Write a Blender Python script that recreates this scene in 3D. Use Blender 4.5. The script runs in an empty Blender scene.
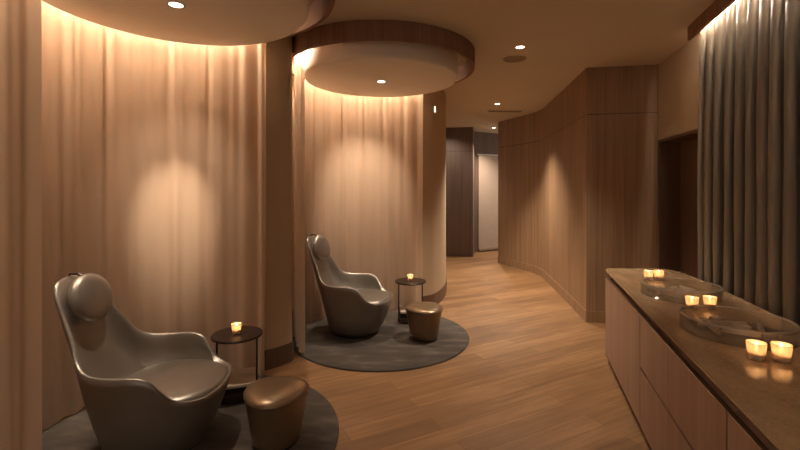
import bpy, math, random
from mathutils import Vector, noise
C = bpy.context.scene.collection
sc = bpy.context.scene
PI = math.pi
# ------------------------------------------------------------------ camera, world, exposure
cd = bpy.data.cameras.new('camera'); cam = bpy.data.objects.new('camera', cd); C.objects.link(cam)
cam.location = (0, 0, 1.52); cam.rotation_euler = (PI/2, 0, 0)
cd.sensor_width = 36; cd.lens = 425/800*36; cd.shift_y = -36/800; cd.clip_start = .05
sc.camera = cam
w = bpy.data.worlds.new('world'); sc.world = w; w.use_nodes = True
w.node_tree.nodes['Background'].inputs[0].default_value = (1, .84, .68, 1)
w.node_tree.nodes['Background'].inputs[1].default_value = .5
sc.view_settings.view_transform = 'Standard'; sc.view_settings.look = 'None'
sc.view_settings.exposure = 0.0; sc.view_settings.gamma = 1; sc.view_settings.use_curve_mapping = False
WARM = (1, .84, .67); WARM2 = (1, .84, .66)
E_DISC = 85; E_AIM = 330; E_LED = 88.0; E_HALL = 500; E_FAR = 240; E_CURT = 28; E_CANDLE = .15; E_FILL = 8

def lamp(name, kind, loc, energy, parent=None, color=WARM, aim=None, **k):
    l = bpy.data.lights.new(name, kind); l.energy = energy; l.color = color
    for a, v in k.items(): setattr(l, a, v)
    o = bpy.data.objects.new(name, l); C.objects.link(o); o.location = loc
    if parent: o.parent = parent
    if aim: o.rotation_euler = Vector(aim).to_track_quat('-Z', 'Y').to_euler()
    return o

# ------------------------------------------------------------------ materials
def srgb(r, g, b):
    f = lambda c: (c/255/12.92) if c/255 <= .04045 else ((c/255+.055)/1.055)**2.4
    return (f(r), f(g), f(b), 1)
class NT:
    def __init__(s, name):
        s.m = bpy.data.materials.new(name); s.m.use_nodes = True; s.t = s.m.node_tree
        s.b = s.t.nodes['Principled BSDF']; s.out = s.t.nodes['Material Output']
    def n(s, typ, **k):
        x = s.t.nodes.new(typ)
        for a, v in k.items(): setattr(x, a, v)
        return x
    def l(s, a, b): s.t.links.new(a, b)
    def math(s, op, a, b=None):
        x = s.n('ShaderNodeMath', operation=op)
        for i, v in enumerate((a, b)):
            if v is None: continue
            if isinstance(v, (int, float)): x.inputs[i].default_value = v
            else: s.l(v, x.inputs[i])
        return x.outputs[0]
    def noise(s, vec, scale, detail=4, rough=.55):
        x = s.n('ShaderNodeTexNoise'); x.inputs['Scale'].default_value = scale
        x.inputs['Detail'].default_value = detail; x.inputs['Roughness'].default_value = rough
        s.l(vec, x.inputs['Vector']); return x.outputs['Fac']
    def ramp(s, fac, stops):
        x = s.n('ShaderNodeValToRGB'); e = x.color_ramp.elements
        while len(e) < len(stops): e.new(.5)
        for i, (p, c) in enumerate(stops): e[i].position = p; e[i].color = c
        s.l(fac, x.inputs[0]); return x.outputs[0]
    def mapping(s, vec, scale=(1,1,1), rot=(0,0,0)):
        x = s.n('ShaderNodeMapping'); x.inputs['Scale'].default_value = scale; x.inputs['Rotation'].default_value = rot
        s.l(vec, x.inputs['Vector']); return x.outputs[0]
    def bump(s, h, strength, dist=.01):
        x = s.n('ShaderNodeBump'); x.inputs['Strength'].default_value = strength; x.inputs['Distance'].default_value = dist
        s.l(h, x.inputs['Height']); s.l(x.outputs[0], s.b.inputs['Normal'])
def mix(c1, c2, t): return tuple(c1[i]*(1-t)+c2[i]*t for i in range(4))
def plain(name, col, rough=.6, metal=0, var=.12, scale=6, bump=0, coat=0, spec=.5):
    t = NT(name); g = t.n('ShaderNodeTexCoord').outputs['Object']
    f = t.noise(g, scale)
    d = tuple(c*(1-var) for c in col[:3])+(1,); h = tuple(min(1, c*(1+var)) for c in col[:3])+(1,)
    t.l(t.ramp(f, [(.3, d), (.7, h)]), t.b.inputs['Base Color'])
    t.b.inputs['Roughness'].default_value = rough; t.b.inputs['Metallic'].default_value = metal
    t.b.inputs['Specular IOR Level'].default_value = spec
    t.b.inputs['Coat Weight'].default_value = coat
    if bump: t.bump(t.noise(g, scale*30, 2), bump, .002)
    return t.m
def emit(name, col, s):
    t = NT(name); e = t.n('ShaderNodeEmission'); e.inputs[0].default_value = col; e.inputs[1].default_value = s
    t.l(e.outputs[0], t.out.inputs[0]); return t.m
def wood_panel(name, dark, light, period=1.2, seam_z=2.37, rough=.45, groove=True):
    """vertical veneer: uses the UV map, u = metres along, v = metres up"""
    t = NT(name); uv = t.n('ShaderNodeUVMap').outputs[0]
    f1 = t.noise(t.mapping(uv, (34, .8, 1)), 1.0, 5, .6); f2 = t.noise(t.mapping(uv, (7, .25, 1)), 1.0, 2)
    s = t.math('ADD', t.math('MULTIPLY', f1, .6), t.math('MULTIPLY', f2, .4))
    col = t.ramp(s, [(.36, dark), (.64, light)])
    if groove:
        sp = t.n('ShaderNodeSeparateXYZ'); t.l(uv, sp.inputs[0])
        a = t.math('LESS_THAN', t.math('PINGPONG', t.math('ADD', sp.outputs[0], 0.0), period/2), .0035)
        b = t.math('LESS_THAN', t.math('ABSOLUTE', t.math('SUBTRACT', sp.outputs[1], seam_z)), .005)
        g = t.math('MAXIMUM', a, b)
        mx = t.n('ShaderNodeMix', data_type='RGBA'); t.l(g, mx.inputs[0]); t.l(col, mx.inputs[6]); mx.inputs[7].default_value = tuple(c*.45 for c in dark[:3])+(1,)
        col = mx.outputs[2]
    t.l(col, t.b.inputs['Base Color']); t.b.inputs['Roughness'].default_value = rough
    if rough > .8: t.b.inputs['Specular IOR Level'].default_value = .1
    t.bump(f1, .08, .002)
    return t.m
def floor_mat():
    t = NT('oak_floor'); g = t.n('ShaderNodeTexCoord').outputs['Object']
    v = t.mapping(g, (1, 1, 1), (0, 0, -math.radians(28)))
    br = t.n('ShaderNodeTexBrick'); t.l(v, br.inputs['Vector'])
    br.inputs['Scale'].default_value = 1; br.inputs['Brick Width'].default_value = 1.5; br.inputs['Row Height'].default_value = .15
    br.inputs['Mortar Size'].default_value = .0016; br.inputs['Mortar Smooth'].default_value = .4
    br.inputs['Color1'].default_value = (0, 0, 0, 1); br.inputs['Color2'].default_value = (1, 1, 1, 1); br.inputs['Mortar'].default_value = (.3, .3, .3, 1)
    br.offset = .37; br.offset_frequency = 2
    gr = t.noise(t.mapping(v, (1.6, 26, 1)), 1.0, 6, .62); bl = t.noise(t.mapping(v, (1.2, 4, 1)), 1.0, 3)
    s = t.math('ADD', t.math('ADD', t.math('MULTIPLY', gr, .5), t.math('MULTIPLY', bl, .38)), t.math('MULTIPLY', br.outputs['Color'], .14))
    col = t.ramp(s, [(.34, srgb(112, 80, 50)), (.52, srgb(140, 104, 68)), (.70, srgb(170, 130, 88))])
    mx = t.n('ShaderNodeMix', data_type='RGBA'); t.l(br.outputs['Fac'], mx.inputs[0]); t.l(col, mx.inputs[6]); mx.inputs[7].default_value = srgb(96, 66, 44)
    t.l(mx.outputs[2], t.b.inputs['Base Color'])
    t.l(t.math('ADD', .34, t.math('MULTIPLY', gr, .2)), t.b.inputs['Roughness'])
    t.bump(gr, .12, .003); return t.m
def cloth(name, col, trans=.45, clear=.1, fine=220):
    t = NT(name); g = t.n('ShaderNodeUVMap').outputs[0]
    f = t.noise(t.mapping(g, (5, .3, 1)), 1.0, 2)
    cc = t.ramp(f, [(.3, tuple(c*.93 for c in col[:3])+(1,)), (.7, col)])
    d = t.n('ShaderNodeBsdfDiffuse'); tr = t.n('ShaderNodeBsdfTranslucent'); tp = t.n('ShaderNodeBsdfTransparent')
    t.l(cc, d.inputs[0]); t.l(cc, tr.inputs[0])
    m1 = t.n('ShaderNodeMixShader'); m1.inputs[0].default_value = trans; t.l(d.outputs[0], m1.inputs[1]); t.l(tr.outputs[0], m1.inputs[2])
    m2 = t.n('ShaderNodeMixShader'); m2.inputs[0].default_value = clear; t.l(m1.outputs[0], m2.inputs[1]); t.l(tp.outputs[0], m2.inputs[2])
    t.l(m2.outputs[0], t.out.inputs[0]); return t.m
def clear_mat(name, clear, tint, gl=.06, frost=(.8, .78, .74, 1), rough=.08):
    t = NT(name); tp = t.n('ShaderNodeBsdfTransparent'); tp.inputs[0].default_value = tint
    d = t.n('ShaderNodeBsdfTranslucent'); d.inputs[0].default_value = frost; d2 = t.n('ShaderNodeBsdfDiffuse'); d2.inputs[0].default_value = frost
    g = t.n('ShaderNodeBsdfGlossy'); g.inputs['Roughness'].default_value = rough
    m0 = t.n('ShaderNodeMixShader'); m0.inputs[0].default_value = .5; t.l(d.outputs[0], m0.inputs[1]); t.l(d2.outputs[0], m0.inputs[2])
    m1 = t.n('ShaderNodeMixShader'); m1.inputs[0].default_value = clear; t.l(m0.outputs[0], m1.inputs[1]); t.l(tp.outputs[0], m1.inputs[2])
    lw = t.n('ShaderNodeLayerWeight'); lw.inputs[0].default_value = .25
    f = t.math('ADD', t.math('MULTIPLY', lw.outputs['Fresnel'], .6), gl)
    m2 = t.n('ShaderNodeMixShader'); t.l(f, m2.inputs[0]); t.l(m1.outputs[0], m2.inputs[1]); t.l(g.outputs[0], m2.inputs[2])
    t.l(m2.outputs[0], t.out.inputs[0]); return t.m
def stone_mat():
    t = NT('polished_limestone'); g = t.n('ShaderNodeTexCoord').outputs['Object']
    a = t.noise(t.mapping(g, (3, 1, 3)), 2.5, 5); b = t.noise(g, 90, 3)
    s = t.math('ADD', t.math('MULTIPLY', a, .6), t.math('MULTIPLY', b, .4))
    t.l(t.ramp(s, [(.35, srgb(152, 122, 90)), (.65, srgb(196, 164, 126))]), t.b.inputs['Base Color'])
    t.b.inputs['Roughness'].default_value = .13; t.b.inputs['Coat Weight'].default_value = .3; t.b.inputs['Coat Roughness'].default_value = .06
    return t.m
def rug_mat():
    t = NT('mottled_rug'); g = t.n('ShaderNodeTexCoord').outputs['Object']
    a = t.noise(t.mapping(g, (1, 3, 1), (0, 0, .5)), 3.2, 4); b = t.noise(g, 160, 2)
    s = t.math('ADD', t.math('MULTIPLY', a, .75), t.math('MULTIPLY', b, .25))
    t.l(t.ramp(s, [(.33, srgb(42, 34, 28)), (.52, srgb(66, 56, 47)), (.68, srgb(104, 91, 78))]), t.b.inputs['Base Color'])
    t.b.inputs['Roughness'].default_value = .95; t.b.inputs['Sheen Weight'].default_value = .2; t.bump(b, .5, .004); return t.m

M = dict(
    ceiling=plain('ceiling_plaster', srgb(208, 192, 168), .85, var=.02, scale=1.5),
    drum=plain('drum_plaster', srgb(238, 226, 210), .8, var=.015, scale=1.5),
    wall=plain('wall_plaster', srgb(190, 168, 140), .8, var=.03, scale=2),
    wood=wood_panel('oak_veneer_panel', srgb(134, 104, 78), srgb(168, 136, 104)),
    wood_dark=wood_panel('walnut_veneer_panel', srgb(92, 76, 68), srgb(122, 102, 92)),
    ring=wood_panel('ring_veneer', srgb(128, 98, 80), srgb(156, 122, 102), groove=False, rough=.9),
    base=wood_panel('baseboard_veneer', srgb(92, 70, 56), srgb(116, 91, 74), groove=False),
    cab=wood_panel('cabinet_veneer', srgb(142, 112, 96), srgb(168, 136, 118), groove=False, rough=.38),
    floor=floor_mat(), stone=stone_mat(), rug=rug_mat(),
    sheer=cloth('sheer_fabric', srgb(214, 186, 160), .45, .1),
    drape=plain('satin_drape', srgb(118, 108, 96), .36, var=.05, scale=3, bump=.05),
    leather=plain('bronze_grey_leather', srgb(152, 145, 136), .37, .66, .06, 4, .15),
    leather2=plain('bronze_leather', srgb(146, 124, 98), .33, .6, .06, 4, .15),
    dark=plain('dark_bronze_metal', srgb(50, 36, 28), .4, .4, .05),
    black=plain('black_void', srgb(20, 15, 12), .7),
    door=wood_panel('dark_door_veneer', srgb(84, 62, 48), srgb(104, 78, 60), groove=False),
    pale=plain('pale_stone', srgb(206, 190, 170), .5, var=.06),
    white=plain('white_metal', srgb(206, 190, 172), .5, var=.02),
    grille=plain('grille_mesh', srgb(158, 136, 112), .7, var=.06, scale=200),
    trim=plain('bright_metal_trim', srgb(190, 176, 160), .25, .9, .02),
    lens=emit('lamp_lens', (1, .86, .68, 1), 9), led=emit('led_strip', (1, .84, .66, 1), E_LED*6),
    flame=emit('flame', (1, .74, .40, 1), 28),
    wax=plain('candle_wax', srgb(248, 224, 190), .6, var=.02),
    cup=clear_mat('frosted_cup', .2, (1, .9, .78, 1), .03, (.95, .82, .66, 1)),
    acrylic=clear_mat('clear_acrylic', .92, (.98, .96, .93, 1), .04, (.9, .78, .64, 1)),
    frost=clear_mat('frosted_acrylic', .5, (.96, .93, .88, 1), .10, (1, .88, .74, 1)),
    glassdoor=plain('pale_panel', srgb(186, 166, 150), .45, var=.04),
)
# ------------------------------------------------------------------ mesh helpers
class MB:
    def __init__(s): s.v = []; s.f = []; s.uv = []
    def face(s, idx, uvs=None): s.f.append(tuple(idx)); s.uv.append(uvs)
    def box(s, x0, x1, y0, y1, z0, z1):
        b = len(s.v)
        s.v += [(x, y, z) for z in (z0, z1) for y in (y0, y1) for x in (x0, x1)]
        for q in ((0,2,3,1),(4,5,7,6),(0,1,5,4),(2,6,7,3),(0,4,6,2),(1,3,7,5)):
            pts = [s.v[b+i] for i in q]
            ax = [max(p[k] for p in pts)-min(p[k] for p in pts) for k in range(3)]
            k = ax.index(min(ax)); u = 1 if k == 0 else 0
            s.face([b+i for i in q], [(p[u], p[2] if k != 2 else p[1]) for p in pts])
    def prism(s, pts, z0, z1):
        """pts counter-clockwise"""
        b = len(s.v); n = len(pts)
        s.v += [(x, y, z0) for x, y in pts] + [(x, y, z1) for x, y in pts]
        s.face([b+n-1-i for i in range(n)]); s.face([b+n+i for i in range(n)])
        L = 0
        for i in range(n):
            j = (i+1) % n; d = math.dist(pts[i], pts[j])
            s.face([b+i, b+j, b+n+j, b+n+i], [(L, z0), (L+d, z0), (L+d, z1), (L, z1)]); L += d
    def lathe(s, prof, n=48, cx=0, cy=0, fx=1, fy=1, a0=0, a1=2*PI, close=False, lobes=0, ph=0):
        """prof = (r, z) going round; a full turn"""
        b = len(s.v); m = len(prof); full = abs(a1-a0-2*PI) < 1e-6; k = n if full else n+1
        for i in range(k):
            a = a0+(a1-a0)*i/n; q = 1+lobes*math.cos(3*(a-ph))
            for r, z in prof: s.v.append((cx+r*q*fx*math.cos(a), cy+r*q*fy*math.sin(a), z))
        mm = m if close else m-1; R = max(r for r, z in prof)
        for i in range(n):
            j = (i+1) % k; u0 = R*(a1-a0)*i/n; u1 = R*(a1-a0)*(i+1)/n
            for p in range(mm):
                q = (p+1) % m
                s.face([b+i*m+p, b+j*m+p, b+j*m+q, b+i*m+q], [(u0, prof[p][1]), (u1, prof[p][1]), (u1, prof[q][1]), (u0, prof[q][1])])
    def tube(s, pts, r, n=8):
        b = len(s.v)
        for i, p in enumerate(pts):
            p = Vector(p); t = (Vector(pts[min(i+1, len(pts)-1)])-Vector(pts[max(i-1, 0)])).normalized()
            a = t.cross(Vector((0, 0, 1)) if abs(t.z) < .9 else Vector((1, 0, 0))).normalized(); c = t.cross(a)
            for k in range(n):
                q = p+a*r*math.cos(2*PI*k/n)+c*r*math.sin(2*PI*k/n); s.v.append(tuple(q))
        for i in range(len(pts)-1):
            for k in range(n): s.face([b+i*n+k, b+i*n+(k+1) % n, b+(i+1)*n+(k+1) % n, b+(i+1)*n+k])
        s.face([b+k for k in range(n)][::-1]); s.face([b+(len(pts)-1)*n+k for k in range(n)])
    def sheet(s, path, zs, off=None):
        """vertical sheet along a 2D path"""
        b = len(s.v); m = len(zs); L = 0
        for i, p in enumerate(path):
            for z in zs: s.v.append((p[0], p[1], z) if off is None else off(i, p, z))
        for i in range(len(path)-1):
            d = math.dist(path[i], path[i+1])
            for k in range(m-1):
                s.face([b+i*m+k, b+(i+1)*m+k, b+(i+1)*m+k+1, b+i*m+k+1], [(L, zs[k]), (L+d, zs[k]), (L+d, zs[k+1]), (L, zs[k+1])])
            L += d
    def slab(s, path, th, z0, z1):
        """solid strip along a 2D path; th > 0 thickens to the left of travel"""
        n = len(path); other = []
        for i, p in enumerate(path):
            a = Vector(path[max(i-1, 0)]); c = Vector(path[min(i+1, n-1)])
            if 0 < i < n-1:
                d1 = (Vector(p)-a).normalized(); d2 = (c-Vector(p)).normalized(); t = (d1+d2).normalized(); k = th/max(.35, t.dot(d1))
            else: t = (c-a).normalized(); k = th
            other.append((p[0]-t.y*k, p[1]+t.x*k))
        ring = list(path)+other[::-1]
        b = len(s.v); m = len(ring)
        s.v += [(x, y, z0) for x, y in ring]+[(x, y, z1) for x, y in ring]
        L = 0
        for i in range(m):
            j = (i+1) % m; d = math.dist(ring[i], ring[j])
            s.face([b+i, b+j, b+m+j, b+m+i], [(L, z0), (L+d, z0), (L+d, z1), (L, z1)]); L += d
        for i in range(n-1):
            s.face([b+i, b+m-1-i, b+m-2-i, b+i+1]); s.face([b+m+i, b+m+i+1, b+2*m-2-i, b+2*m-1-i])
    def build(s, name, mat, parent=None, loc=None, rz=0, smooth=False, bevel=0, seg=2, angle=35, sub=0):
        me = bpy.data.meshes.new(name); me.from_pydata(s.v, [], s.f); me.update()
        uv = me.uv_layers.new(name='UVMap'); li = 0
        for p, u in zip(me.polygons, s.uv):
            for k in range(p.loop_total): uv.data[p.loop_start+k].uv = u[k] if u else (s.v[p.vertices[k]][0], s.v[p.vertices[k]][1])
        if mat: me.materials.append(mat)
        o = bpy.data.objects.new(name, me); C.objects.link(o)
        if parent: o.parent = parent
        if loc: o.location = loc
        o.rotation_euler = (0, 0, rz)
        if smooth:
            for p in me.polygons: p.use_smooth = True
            me.set_sharp_from_angle(angle=math.radians(angle))
        if bevel:
            b = o.modifiers.new('bevel', 'BEVEL'); b.width = bevel; b.segments = seg; b.limit_method = 'ANGLE'; b.angle_limit = math.radians(40)
        if sub:
            b = o.modifiers.new('sub', 'SUBSURF'); b.levels = sub; b.render_levels = sub
        return o
def tag(o, label=None, cat=None, group=None, kind=None):
    if label: o['label'] = label
    if cat: o['category'] = cat
    if group: o['group'] = group
    if kind: o['kind'] = kind
    return o
def thing(name, label, cat, loc=(0, 0, 0), rz=0, group=None):
    o = bpy.data.objects.new(name, None); C.objects.link(o); o.location = loc; o.rotation_euler = (0, 0, rz); o.empty_display_size = .1
    return tag(o, label, cat, group)
def dup(root, loc, rz, label, group=None):
    r = root.copy(); C.objects.link(r); r.location = loc; r.rotation_euler = (0, 0, rz); r['label'] = label
    if group: r['group'] = group
    def rec(a, b):
        for ch in list(a.children):
            c = ch.copy(); C.objects.link(c); c.parent = b; rec(ch, c)
    rec(root, r); return r
def catmull(pts, n=8):
    P = [Vector(p) for p in pts]; P = [P[0]*2-P[1]]+P+[P[-1]*2-P[-2]]; out = []
    for i in range(1, len(P)-2):
        for k in range(n):
            t = k/n; a, b, c, d = P[i-1:i+3]
            out.append(tuple(.5*((2*b)+(c-a)*t+(2*a-5*b+4*c-d)*t*t+(3*b-a-3*c+d)*t**3)))
    out.append(tuple(P[-2])); return out
def arc(c, r, d0, d1, n=40):
    """compass degrees, 0 = +y, positive towards +x"""
    return [(c[0]+r*math.sin(math.radians(d0+(d1-d0)*i/n)), c[1]+r*math.cos(math.radians(d0+(d1-d0)*i/n))) for i in range(n+1)]

# ------------------------------------------------------------------ setting
HC = 2.903
C1 = (-1.36, 2.56); C2 = (-.195, 4.425)
m = MB(); m.box(-4, 4, -3, 12.5, -.12, 0); tag(m.build('floor', M['floor']), 'brown oak plank floor running between the lounge rugs and counter', 'floor', kind='structure')
m = MB(); m.box(-4, 4, -3, 12.5, HC, HC+.12); tag(m.build('ceiling', M['ceiling']), 'warm beige plaster ceiling over the whole lounge', 'ceiling', kind='structure')
left = [(-3.0, -3.0), (-3.0, -.2), (-2.75, .9)] + arc(C1, 1.04, -140, 13, 44)
left += catmull([left[-1], (-1.02, 3.68), (-.963, 3.80), (-1.06, 3.98), (-1.18, 4.16)], 6)[1:]
left += arc(C2, 1.04, -88, 27, 36)
left += catmull([left[-1], (.44, 5.52), (.60, 5.92), (.69, 6.4), (.73, 6.9), (.70, 7.5), (.50, 8.2), (.1, 8.6), (-.6, 8.8)], 7)[1:]
m = MB(); m.slab(left, .06, 0, HC); tag(m.build('wall_left', M['wall'], smooth=True), 'curving beige plaster wall behind the sheer curtains', 'wall', kind='structure')
inset = []
for i, p in enumerate(left):
    a = Vector(left[max(i-1, 0)]); c = Vector(left[min(i+1, len(left)-1)]); t = (c-a).normalized(); inset.append((p[0]+t.y*.001, p[1]-t.x*.001))
m = MB(); m.slab(inset, -.012, 0, .165); tag(m.build('baseboard_left', M['base'], smooth=True), 'brown wood baseboard along the curving plaster wall', 'baseboard', kind='structure')
# panelled wall on the right of the hall
pan = [(2.866, 4.72), (2.126, 4.85)] + catmull([(2.126, 4.85), (2.26, 5.8), (2.385, 6.75), (2.45, 7.3), (2.44, 7.62), (2.33, 7.98), (2.17, 8.4), (2.03, 8.79)], 6)[1:] + [(2.6, 9.1)]
m = MB(); m.slab(pan, -.05, 0, HC); tag(m.build('wall_panelled', M['wood'], smooth=True, angle=30), 'bent oak panelled wall along the right of the hallway', 'wall', kind='structure')
bp = [(p[0]-.0, p[1]) for p in pan[:-1]]
m = MB(); m.slab(bp, .008, 0, .13); tag(m.build('baseboard_hall', M['wood']), 'wood baseboard under the oak panelled wall', 'baseboard', kind='structure')
# far end of the hall
far1 = [(-.8, 9.9), (1.63, 9.5), (1.80, 10.25)]
m = MB(); m.slab(far1, .05, 0, HC); tag(m.build('wall_far', M['wood_dark']), 'dark walnut panelled wall at the far end of the hallway', 'wall', kind='structure')
far2 = [(1.80, 10.25), (3.6, 11.2)]
m = MB(); m.slab(far2, .05, 0, HC); tag(m.build('wall_back', M['wood_dark']), 'dark panelled wall holding the pale panel at the hallway end', 'wall', kind='structure')
u = Vector((1.8, .95)).normalized(); nrm = Vector((u.y, -u.x)); q0 = Vector((1.80, 10.25))
d = thing('door_1', 'pale tall door panel glowing under a downlight at hallway end', 'door'); tag(d, kind='structure')
a = q0+u*.10+nrm*.002; b = q0+u*1.0+nrm*.002
m = MB(); m.slab([tuple(a), tuple(b)], -.03, .07, 2.33); m.build('door_panel', M['glassdoor'], d)
m = MB(); m.slab([tuple(q0+u*.05+nrm*.002), tuple(q0+u*1.05+nrm*.002)], -.036, 2.335, 2.37); m.slab([tuple(a), tuple(b)], -.05, .03, .068); m.build('door_frame', M['trim'], d)
# door wall on the right
cor = Vector((2.866, 4.72)); wd = Vector((-.215, -1)).normalized(); wn = Vector((-wd.y, wd.x))  # wn points away from the room
def WP(s, o): p = cor+wd*s+wn*o; return (p.x, p.y)
def wbox(mb, s0, s1, o0, o1, z0, z1): mb.prism([WP(s0, o0), WP(s0, o1), WP(s1, o1), WP(s1, o0)][::1] if ((Vector(WP(s0,o1))-Vector(WP(s0,o0))).cross(Vector(WP(s1,o0))-Vector(WP(s0,o0)))) < 0 else [WP(s0, o0), WP(s1, o0), WP(s1, o1), WP(s0, o1)], z0, z1)
m = MB(); wbox(m, 0, .03, 0, .26, 0, HC); wbox(m, .03, 1.0, 0, .26, 2.06, HC); wbox(m, 1.0, 7.8, 0, .1, 0, HC); wbox(m, 1.0, 1.06, .1, .26, 0, HC)
tag(m.build('wall_right', M['wall']), 'beige wall with the dark doorway beside the grey drapes', 'wall', kind='structure')
d = thing('door_2', 'dark recessed door between panelled wall and grey drapes', 'door'); tag(d, kind='structure')
m = MB(); wbox(m, .06, .97, .2, .24, .005, 2.03); m.build('door_leaf', M['door'], d)
m = MB(); wbox(m, .031, .06, -.008, .25, 0, 2.03); wbox(m, .97, .999, -.008, .25, 0, 2.03); wbox(m, .031, .999, -.012, .25, 2.03, 2.059); m.build('door_frame', M['door'], d)
m = MB(); hp = WP(.88, .17); m.tube([(hp[0], hp[1], .95), (hp[0], hp[1], 1.15)], .01); m.build('door_handle', M['dark'], d)

# ------------------------------------------------------------------ ceiling drums and rings
def drum(c, near, d0, d1):
    lab = 'lounge' 
    t = thing('ceiling_drum', near[0], 'ceiling feature', (c[0], c[1], HC), group=None)
    m = MB(); r = .79; m.lathe([(0.001, -.263), (r-.03, -.263), (r-.012, -.259), (r-.003, -.25), (r, -.235), (r, -.001), (0.001, -.001)], 96); m.build('drum_body', M['drum'], t, smooth=True, angle=60)
    t = thing('ceiling_ring', near[1], 'ceiling feature', (c[0], c[1], HC))
    m = MB(); m.lathe([(.93, -.165), (.96, -.165), (.96, -.001), (.93, -.001)], 96, close=True); m.build('fascia', M['ring'], t, smooth=True)
    m = MB(); m.slab(arc((0, 0), .832, d0, d1, 60), .016, -.02, -.004); tag(m.build('led_strip', M['led'], t, smooth=True), 'glowing warm light strip')
drum(C1, ('large pale plaster drum on the ceiling above the nearer armchair', 'brown wood ring on the ceiling around the nearer pale drum'), -174, 14)
drum(C2, ('pale plaster drum on the ceiling above the farther armchair', 'brown wood ring on the ceiling around the farther pale drum'), -122, 33)

# ------------------------------------------------------------------ sheer curtains
def sheer(c, d0, d1, label, seed):
    rnd = random.Random(seed); r = .865; n = int(abs(d1-d0)*3.2)
    t = thing('sheer_curtain', label, 'curtain', (c[0], c[1], 0))
    zs = [.022, .3, .7, 1.2, 1.8, 2.4, 2.72, 2.87]
    ph = [rnd.uniform(0, 6.28) for _ in range(8)]
    path = [(r*math.sin(math.radians(d0+(d1-d0)*i/n)), r*math.cos(math.radians(d0+(d1-d0)*i/n))) for i in range(n+1)]
    def off(i, p, z):
        a = math.radians(d0+(d1-d0)*i/n); k = z/2.87
        fold = math.sin(a*32+ph[0]+1.2*math.sin(a*9+ph[1])+.5*math.sin(z*.9+ph[2]+a*3))
        amp = .009+.006*math.sin(a*17+ph[3]+z*.4)+.006*(1-k)
        low = .012*math.sin(a*13+ph[4]+z*.5)*(1-k)
        q = r+amp*fold+low-.003*math.sin(a*64+ph[5])
        return (q*math.sin(a), q*math.cos(a), z)
    m = MB(); m.sheet(path, zs, off); m.build('fabric', M['sheer'], t, smooth=True, angle=180)
    m = MB(); ar = arc((0, 0), r, d0, d1, 60); m.slab(ar, .02, 2.872, HC-.001); m.build('curtain_track', M['white'], t, smooth=True)
sheer(C1, -175, 19, 'large pink-beige sheer curtain curving behind the nearer armchair', 3)
sheer(C2, -130, 33, 'pink-beige sheer curtain curving behind the farther armchair', 5)

# ------------------------------------------------------------------ drapes at right with pelmet
def cx(y): return 2.545+.28*(y-3.6)
t = thing('drape', 'long taupe satin drapes hanging behind the stone counter', 'curtain', (cx(3.6), 3.6, 0))
rnd = random.Random(11); cu = Vector((-.28, -1)).normalized(); cn = Vector((cu.y, -cu.x)); L = 3.3
knots = [.09]; 
while knots[-1] < L: knots.append(knots[-1]+rnd.uniform(.11, .19))
amps = [rnd.uniform(.05, .062) for _ in knots]; path = []; par = []
for k in range(len(knots)-1):
    for j in range(12): par.append((knots[k]+(knots[k+1]-knots[k])*j/12, k, j/12))
def offd(i, p, z):
    s, k, f = par[i]; g = z/2.83
    a = amps[k]*(1.0-.45*g**6); w_ = math.cos(2*PI*f); w_ = math.copysign(abs(w_)**.7, w_)
    sway = .012*math.sin(k*1.7+z*1.1)*(1-g)+.02*math.sin(2*PI*f+k)*(1-g*.6)*.5
    o_ = a*w_+.006*math.sin(k*2.1+z*5)*(1-g); q = cu*(s+sway+.024*math.sin(4*PI*f))+cn*(o_+.0)
    return (q.x, q.y, z)
m = MB(); m.sheet([(0, -x[0]) for x in par], [.02, .25, .5, .8, 1.1, 1.4, 1.7, 2.0, 2.3, 2.55, 2.7, 2.78, 2.83], offd); m.build('fabric', M['drape'], t, smooth=True, angle=180)
m = MB(); e0 = cu*.02; e1 = cu*(L-.02); m.slab([(e0.x, e0.y), (e1.x, e1.y)], .03, 2.835, HC-.001); m.build('curtain_rail', M['white'], t)
t = thing('curtain_pelmet', 'dark wood pelmet on the ceiling in front of the taupe drapes', 'pelmet', (2.454, 3.628, HC))
e1 = cu*3.6; m = MB(); m.slab([(0, 0), (e1.x, e1.y)], .022, -.115, -.001); m.build('fascia', M['ring'], t)
f0 = Vector((.03, -.008)); m = MB()
s0 = cu*.03+Vector((.022, -.006)); s1 = cu*3.5+Vector((.022, -.006)); m.slab([(s0.x, s0.y), (s1.x, s1.y)], .01, -.018, -.008)
t2 = M['led'].copy(); t2.name = 'pelmet_led'; t2.node_tree.nodes['Emission'].inputs[1].default_value = E_CURT*9
tag(m.build('led_strip', t2, t), 'glowing warm light strip')

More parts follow.
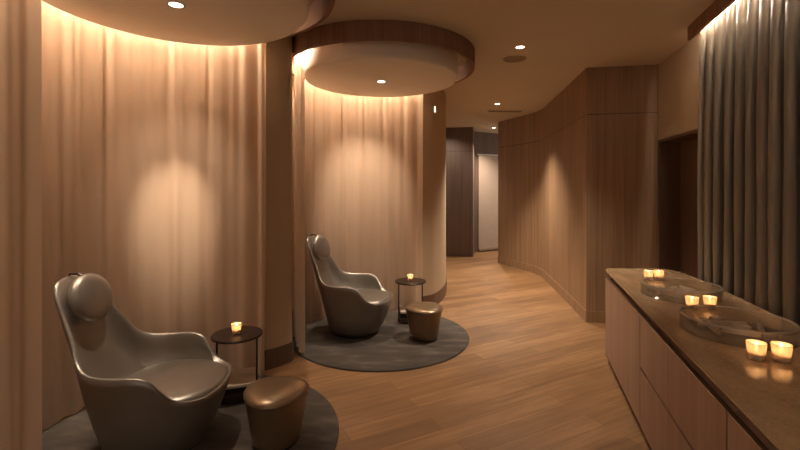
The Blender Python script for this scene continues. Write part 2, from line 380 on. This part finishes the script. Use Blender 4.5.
# ------------------------------------------------------------------ counter
FD = Vector((.2847, .9586)); FR = math.atan2(FD.y, FD.x)
def front(y): return (.7014+.297*y, y)
def unit(y0, y1, label, drawers, notch):
    o = front(y0); t = thing('cabinet', label, 'cabinet', (o[0], o[1], 0), FR)
    Ln = (y1-y0)/FD.y; D = .58; g = .003
    m = MB(); m.box(.001, Ln-.001, -D, -.022, .06, .744); m.build('carcass', M['cab'], t)
    m = MB(); m.box(.001, Ln-.001, -D+.03, -.075, 0, .059); m.build('plinth', M['black'], t)
    for ez in (.7395, .058):  # bright strips stand in for highlights along the panel edges
        m = MB(); m.box(g, Ln-g, -.021, .0, ez, ez+.0045); tag(m.build('edge_highlight', M['trim'], t), 'thin bright strip standing in for the edge highlight')
    if drawers:
        m = MB(); pts = [(g, -.002), (g, -.021), (Ln-g, -.021), (Ln-g, -.002)]
        m.box(g, Ln-g, -.021, -.002, .063, .408); m.build('drawer', M['cab'], t, bevel=.002)
        m = MB(); m.box(g, Ln-g, -.021, -.002, .424, .739); dr = m.build('drawer', M['cab'], t, bevel=.002)
        m = MB(); m.box(Ln-.11, Ln-.012, -.0212, -.006, .409, .4235); m.build('finger_pull', M['black'], dr)
        m = MB(); m.box(g, Ln-.11, -.0214, -.012, .409, .4235); m.build('shadow_gap', M['dark'], dr)
    else:
        m = MB(); m.box(g, Ln-g, -.021, -.002, .063, .739); m.build('door', M['cab'], t, bevel=.002)
unit(2.632, 3.775, 'far end cabinet of the counter with one tall plain front', False, False)
unit(1.494, 2.628, 'middle cabinet of the counter with two stacked drawer fronts', True, True)
unit(.352, 1.490, 'nearest cabinet of the counter at the bottom right corner', True, True)
fl = [(front(.30)[0]-.008, .30), (front(3.72)[0]-.008, 3.72)]
rc = catmull([fl[1], (1.822, 3.775), (1.85, 3.815), (1.91, 3.828), (2.10, 3.832), (2.26, 3.83), (2.36, 3.79), (2.405, 3.70), (2.405, 3.55), (2.365, 3.35), (2.31, 3.1), (2.235, 2.80), (2.155, 2.50), (2.07, 2.22)], 5)
out = [fl[0]]+rc[::1]+[(1.53, .30)]
out = [(p[0]-1.8, p[1]-3.0) for p in out][::-1]
m = MB(); no = len(out)
def inset_poly(pts, d):
    res = []; k = len(pts)
    for i in range(k):
        a, p, b = Vector(pts[i-1]), Vector(pts[i]), Vector(pts[(i+1) % k]); d1 = (p-a).normalized(); d2 = (b-p).normalized(); t = (d1+d2).normalized()
        q = d/max(.5, t.dot(d1)); res.append((p.x-t.y*q, p.y+t.x*q))
    return res
area = sum(out[i-1][0]*out[i][1]-out[i][0]*out[i-1][1] for i in range(no))
if area < 0: out = out[::-1]
lo_ = inset_poly(out, .028)
m.prism(out, .764, .806)
for i in range(no): m.v[i] = (lo_[i][0], lo_[i][1], .764)
for i in range(no): m.v[no+i] = (out[i][0], out[i][1], .806)

tag(m.build('worktop', M['stone'], None, (1.8, 3.0, 0), bevel=.004, seg=3), 'polished tan stone worktop running over the long counter', 'worktop')

# ------------------------------------------------------------------ trays and candles on the counter
def tray(c, label, rz, r=.232):
    t = thing('acrylic_tray', label, 'tray', (c[0], c[1], .807), rz)
    m = MB(); m.lathe([(.001, 0), (r-.004, 0), (r-.004, .008), (.001, .008)], 64); m.build('base_plate', M['acrylic'], t, smooth=True)
    m = MB(); m.lathe([(r-.012, .009), (r, 0.0), (r, .072), (r-.012, .072)], 96, close=True); m.build('side_wall', M['acrylic'], t, smooth=True)
    m = MB(); m.lathe([(r-.013, .0725), (r+.001, .0725), (r, .078), (r-.012, .078)], 96, close=True); m.build('rim', M['frost'], t, smooth=True)
    for (x, y, l, w_, h, a) in ((-.04, .06, .22, .018, .03, .2), (.03, -.06, .20, .018, .03, -.3), (-.10, -.02, .018, .16, .03, .1), (.11, .03, .018, .14, .03, -.2)):
        m = MB(); m.box(-l/2, l/2, -w_/2, w_/2, 0, h); m.build('divider', M['frost'], t, (x, y, .0085), a, bevel=.003)
    for (x, y, q) in ((.02, .0, .045), (-.05, .125, .03), (.1, -.11, .032)):
        m = MB(); m.lathe([(.001, 0), (q*.8, 0), (q, .03), (q-.004, .03), (q*.8-.004, .004), (.001, .004)], 24); m.build('dish', M['frost'], t, (x, y, .0085), smooth=True)
tray((1.878, 2.85), 'round clear tray on the counter behind the middle pair of candles', .3)
tray((1.662, 2.105), 'round clear tray on the counter in front of the middle candles', -.4)
def make_candle(label, loc, g):
    t = thing('votive_candle', label, 'candle', loc, group=g)
    m = MB(); m.lathe([(.001, 0), (.026, 0), (.029, .004), (.036, .07), (.0335, .07), (.0265, .007), (.001, .007)], 28); m.build('cup', M['cup'], t, smooth=True)
    m = MB(); m.lathe([(.001, .0075), (.026, .0075), (.029, .028), (.001, .026)], 24); m.build('wax', M['wax'], t, smooth=True)
    m = MB(); m.tube([(0, 0, .026), (0, .001, .036)], .001, 6); m.build('wick', M['black'], t)
    m = MB(); m.lathe([(.0005, .034), (.004, .038), (.006, .045), (.0045, .056), (.0018, .066), (.0004, .071)], 12); m.build('flame', M['flame'], t, smooth=True)
    lamp('candle_light', 'POINT', (0, 0, .052), E_CANDLE, t, (1, .52, .22), shadow_soft_size=.012)
    return t
cn_ = [(1.958, 3.35, 'left votive candle of the far pair behind the clear trays'), (2.040, 3.35, 'right votive candle of the far pair behind the clear trays'),
       (1.738, 2.53, 'left votive candle of the pair standing between the two trays'), (1.853, 2.54, 'right votive candle of the pair standing between the two trays'),
       (1.497, 1.785, 'left votive candle of the nearest pair in front of the trays'), (1.585, 1.765, 'right votive candle of the nearest pair in front of the trays')]
k0 = None
for x, y, lab in cn_:
    k0 = make_candle(lab, (x, y, .807), 'votive candles on the stone counter') if k0 is None else (dup(k0, (x, y, .807), 0, lab) and k0)

# ------------------------------------------------------------------ rugs
R1 = (-1.30, 2.55); R2 = (-.195, 4.425)
for c, rr, lab in ((R1, .925, 'round dark grey rug under the nearer armchair and ottoman'), (R2, .905, 'round dark grey rug under the farther armchair and ottoman')):
    m = MB(); m.lathe([(.001, 0), (rr-.003, 0), (rr, .004), (rr-.003, .011), (rr-.012, .013), (.001, .013)], 96)
    tag(m.build('round_rug', M['rug'], None, (c[0], c[1], .001), smooth=True, angle=60), lab, 'rug')

# ------------------------------------------------------------------ armchair (faces local +x)
def chair():
    t = thing('lounge_chair', 'larger nearer high-backed grey leather armchair with round headrest', 'chair')
    rim = [(.405, 0, .37), (.395, .12, .372), (.36, .22, .376), (.30, .275, .383), (.235, .305, .41), (.192, .332, .465), (.145, .348, .52), (.07, .36, .545), (-.06, .358, .545), (-.18, .33, .552), (-.262, .285, .595), (-.325, .235, .70), (-.39, .20, .81), (-.445, .175, .91), (-.478, .13, .975), (-.49, .06, .995), (-.492, 0, .998)]
    half = catmull(rim, 5); n = len(half)
    full = half+[(x, -y, z) for x, y, z in half[-2:0:-1]]
    N = len(full)
    base = []
    for i in range(N):
        k = i if i < n else N-i
        x, y, z = half[k]; sg = 1 if i < n else -1
        a = k/(n-1)*PI*1.0
        # angle: even spread of the base
        aa = math.atan2(max(y, 0)*1.0, x*.9+.03) if 0 < k < n-1 else (0 if k == 0 else PI)
        a = .5*a+.5*aa
        base.append((.255*math.cos(a)-.0, sg*.235*math.sin(a), .03))
    V = []; F = []
    rows = 12
    mb = MB()
    for r_ in range(rows+1):
        f = r_/rows
        for i in range(N):
            b = Vector(base[i]); e = Vector(full[i]); mid = (b+e)/2
            h = e.z; out = Vector((e.x+.05, e.y, 0))
            outn = out.normalized() if out.length > 1e-4 else Vector((1, 0, 0))
            bul = .022 if e.z < .6 else .022*max(0, 1-(e.z-.6)/.3)
            p = b.lerp(e, f); p += outn*bul*math.sin(PI*f**.8)
            mb.v.append(tuple(p))
    # rolled lip then inner surface
    def inner(i, f):
        e = Vector(full[i]); k = i if i < n else N-i; sg = 1 if i < n else -1
        dirn = Vector((e.x+.02, e.y, 0)); dirn = dirn.normalized() if dirn.length > 1e-4 else Vector((1, 0, 0))
        top = e-dirn*.022+Vector((0, 0, -.004))
        s = k/(n-1)
        # bottom line of the scoop on the seat level
        a = .5*s*PI+.5*(math.atan2(max(e.y*sg, 0), e.x+.05) if 0 < k < n-1 else (0 if k == 0 else PI))
        bx = .05+.33*math.cos(a); by = sg*.29*math.sin(a)
        if bx < -.17: bx = -.17-(abs(bx)-.17)*.3
        bot = Vector((bx, by, .335 if e.z > .4 else .33))
        p = top.lerp(bot, f)
        p.z = top.z+(bot.z-top.z)*f
        hgt = max(0, e.z-.5)
        # concave: hug the shell first, sweep forward low down
        if e.z > .45: p += dirn*(.035+.10*hgt)*math.sin(PI*f)*f
        return p
    e_rows = []
    lip = []
    for i in range(N):
        e = Vector(full[i]); dirn = Vector((e.x+.02, e.y, 0)); dirn = dirn.normalized() if dirn.length > 1e-4 else Vector((1, 0, 0))
        lip.append(e-dirn*.011+Vector((0, 0, .005)))
    mb.v += [tuple(p) for p in lip]
    ir = 10
    for r_ in range(ir+1):
        for i in range(N): mb.v.append(tuple(inner(i, r_/ir)))
    tot = rows+1+1+ir+1
    for r_ in range(tot-1):
        for i in range(N):
            j = (i+1) % N; mb.face([r_*N+i, r_*N+j, (r_+1)*N+j, (r_+1)*N+i])
    mb.face([i for i in range(N)][::-1]); mb.face([(tot-1)*N+i for i in range(N)])
    mb.build('shell', M['leather'], t, smooth=True, angle=180)
    # seat cushion
    mb = MB(); NA = 56; rings = [(1.0, -.05), (1.01, -.02), (1.0, -.002), (.96, .012), (.85, .020), (.6, .024), (.3, .022), (.02, .020)]
    def seat_out(a):
        c, s = math.cos(a), math.sin(a)
        rx = .372 if c > 0 else .25
        rad = 1/((abs(c)/rx)**2.6+(abs(s)/.305)**2.6)**(1/2.6)
        return rad*c+.012, rad*s
    for f, dz in rings:
        for i in range(NA):
            x, y = seat_out(2*PI*i/NA)
            mb.v.append((.02+(x-.02)*f, y*f, .378+dz+(.0 if x > 0 else 0)-.03*max(0, -x*f)/.25))
    for r_ in range(len(rings)-1):
        for i in range(NA): j = (i+1) % NA; mb.face([r_*NA+i, r_*NA+j, (r_+1)*NA+j, (r_+1)*NA+i])
    mb.face([(len(rings)-1)*NA+i for i in range(NA)]); mb.face([i for i in range(NA)][::-1])
    mb.build('seat_cushion', M['leather'], t, smooth=True, angle=180)
    # headrest: thick round pad
    mb = MB(); prof = [(.001, -.036), (.075, -.035), (.115, -.029), (.137, -.016), (.143, 0), (.137, .016), (.115, .030), (.075, .038), (.001, .041)]
    mb.lathe(prof, 40); h = mb.build('headrest', M['leather'], t, smooth=True, angle=180); h.location = (-.365, 0, .875); h.rotation_euler = (0, math.radians(74), math.radians(-9))
    mb = MB(); mb.tube([(-.40, 0, .985), (-.44, 0, 1.012), (-.485, 0, 1.012), (-.505, 0, .97), (-.50, 0, .92)], .008); mb.build('headrest_strap', M['dark'], t, smooth=True)
    mb = MB(); mb.lathe([(.001, 0), (.215, 0), (.215, .029), (.001, .029)], 48, fy=.92); mb.build('base', M['black'], t, smooth=True)
    return t
ch = chair(); ch.location = (-1.43, 2.49, .015); ch.rotation_euler = (0, 0, math.radians(3))
ch['group'] = 'high-backed leather lounge chairs'
dup(ch, (-.485, 4.48, .015), math.radians(-13), 'farther high-backed grey leather armchair with round headrest, beside small table')

# ------------------------------------------------------------------ ottomans
def ottoman():
    t = thing('ottoman', 'nearer bronze leather ottoman with rounded triangular top, lower centre', 'ottoman')
    prof = [(.001, .012), (.125, .012), (.137, .02), (.145, .06), (.160, .15), (.172, .22), (.181, .27), (.184, .285)]
    m = MB(); m.lathe([p for p in prof]+[(.001, .285)], 60, lobes=.05); m.build('body', M['leather2'], t, smooth=True, angle=50)
    m = MB(); m.lathe([(.001, .286), (.184, .286), (.190, .292), (.190, .300), (.180, .315), (.155, .328), (.11, .337), (.06, .341), (.001, .342)], 60, lobes=.05); m.build('seat_pad', M['leather2'], t, smooth=True, angle=60)
    m = MB(); m.lathe([(.001, 0), (.118, 0), (.118, .0115), (.001, .0115)], 40); m.build('base', M['black'], t)
    return t
ot = ottoman(); ot.location = (-.74, 2.53, .015); ot.rotation_euler = (0, 0, .5); ot['group'] = 'rounded leather ottomans'
dup(ot, (.25, 4.29, .015), .9, 'farther bronze leather ottoman standing on the rug by the hallway')

# ------------------------------------------------------------------ side tables
def table():
    t = thing('side_table', 'round dark side table beside the nearer armchair, candle on top', 'table')
    m = MB(); m.lathe([(.001, .442), (.172, .442), (.178, .446), (.178, .454), (.174, .459), (.001, .459)], 56); m.build('tabletop', M['dark'], t, smooth=True)
    for s in (-1, 1):
        m = MB(); m.box(s*.135-.006, s*.135+.006, -.016, .016, .0125, .441); m.build('leg', M['dark'], t, bevel=.002)
    m = MB(); m.prism([(-.128, -.15), (.128, -.15), (.128, .13), (-.128, .13)], .125, .15); m.build('shelf', M['pale'], t, bevel=.006).__setitem__('label', 'pale stone lower shelf')
    m = MB(); m.box(-.128, .128, -.085, .085, .06, .124); m.build('drawer_box', M['dark'], t, bevel=.003)
    m = MB(); m.lathe([(.001, 0), (.15, 0), (.15, .012), (.001, .012)], 48, fy=.75); m.build('base', M['dark'], t, smooth=True)
    return t
tb = table(); tb.location = (-1.18, 3.08, .015); tb.rotation_euler = (0, 0, .35); tb['group'] = 'small round side tables'
dup(tb, (.12, 4.85, .015), .1, 'round dark side table between farther armchair and ottoman')
dup(k0, (-1.185, 3.08, .4755), 0, 'lit votive candle on the nearer dark side table', 'votive candles on the side tables')
dup(k0, (.118, 4.85, .4755), 0, 'lit votive candle on the farther dark side table', 'votive candles on the side tables')

# ------------------------------------------------------------------ ceiling fittings
def downlight(label, loc, energy, aim=(0, 0, -1), size=1.5, blend=.8, r=.04, col=WARM, g=None, extra=None):
    t = thing('downlight', label, 'downlight', loc, group=g)
    m = MB(); m.lathe([(r, -.004), (r+.014, -.004), (r+.014, -.0005), (r, -.0005)], 32, close=True); m.build('trim_ring', M['white'], t, smooth=True)
    m = MB(); m.lathe([(.001, -.002), (r-.001, -.002), (r-.001, -.0005), (.001, -.0005)], 32, close=True); m.build('lens', M['lens'], t, smooth=True)
    lamp('downlight_lamp', 'SPOT', (0, 0, -.012), energy, t, col, aim, spot_size=size, spot_blend=blend, shadow_soft_size=.025)
    for ex in extra or (): lamp('downlight_lamp', 'SPOT', (0, 0, -.012), ex[0], t, col, ex[1], spot_size=ex[2], spot_blend=1, shadow_soft_size=.02)
    return t
zd = HC-.263
downlight('downlight in the drum above the nearer armchair', (C1[0]+.0, C1[1]+.02, zd), E_DISC, (0, 0, -1), .95, 1.0, extra=[(E_AIM*.75, (-.42, .78, -1.40), .46), (E_AIM*.16, (-.38, .78, -1.2), .95)])
downlight('downlight in the drum above the farther armchair', (C2[0], C2[1], zd), E_DISC, (0, 0, -1), .95, 1.0, extra=[(E_AIM*.5, (-.28, .8, -1.2), 1.05)])
downlight('downlight in the ceiling nearest the counter', (1.17, 4.14, HC), E_HALL*.5, (0, 0, -1), 1.6, .9)
downlight('downlight in the ceiling over the middle of the hallway', (1.58, 6.9, HC), E_HALL, (-.03, -.10, -1), 1.66, .85)
downlight('downlight in the ceiling at the hallway end', (2.12, 9.6, HC), E_FAR, (0, 0, -1), 2.0, .8)
downlight('added unseen fill downlight hidden behind the curved plaster wall', (.9, 8.9, HC), 60, (.1, .3, -1), 2.0, .8)  # added hidden lamp that brightens the walnut end wall
for x, y, lab in ((1.2, 1.6, 'added unseen fill downlight above the near end of the stone counter'), (-.4, .6, 'added unseen fill downlight just left of and above the camera'), (.8, -.8, 'added unseen fill downlight behind the camera toward the counter wall'), (-1.2, -1.2, 'added unseen fill downlight behind the camera on the curtain side')):
    downlight(lab, (x, y, HC), E_FILL, (0, 0, -1), 2.0, .9, g='added fill downlights out of view')  # lamps added out of view for general fill light
def speaker(label, loc, r):
    m = MB(); m.lathe([(.001, -.006), (r-.01, -.006), (r, -.003), (r, -.0005), (.001, -.0005)], 40, close=True)
    tag(m.build('ceiling_speaker', M['grille'], None, loc, smooth=True), label, 'speaker')
speaker('round grille in the ceiling behind the nearest hallway downlight', (1.22, 4.52, HC), .12)
m = MB(); m.box(-.3, .3, -.05, .05, -.008, -.0005)
for i in range(5): m.box(-.28, .28, -.04+i*.018, -.033+i*.018, -.012, -.008)
tag(m.build('ceiling_vent', M['grille'], None, (1.86, 7.55, HC), .05), 'narrow slotted air vent in the hallway ceiling', 'vent')
t = thing('wall_light', 'tiny bright fitting high on the curved plaster wall', 'wall light', (.465, 5.565, 2.56), math.radians(-52))
m = MB(); m.box(-.02, .02, -.02, .0, -.045, .045); m.build('housing', M['white'], t, bevel=.006)
m = MB(); m.box(-.014, .014, -.024, -.0205, -.036, .036); m.build('lens', M['lens'], t)
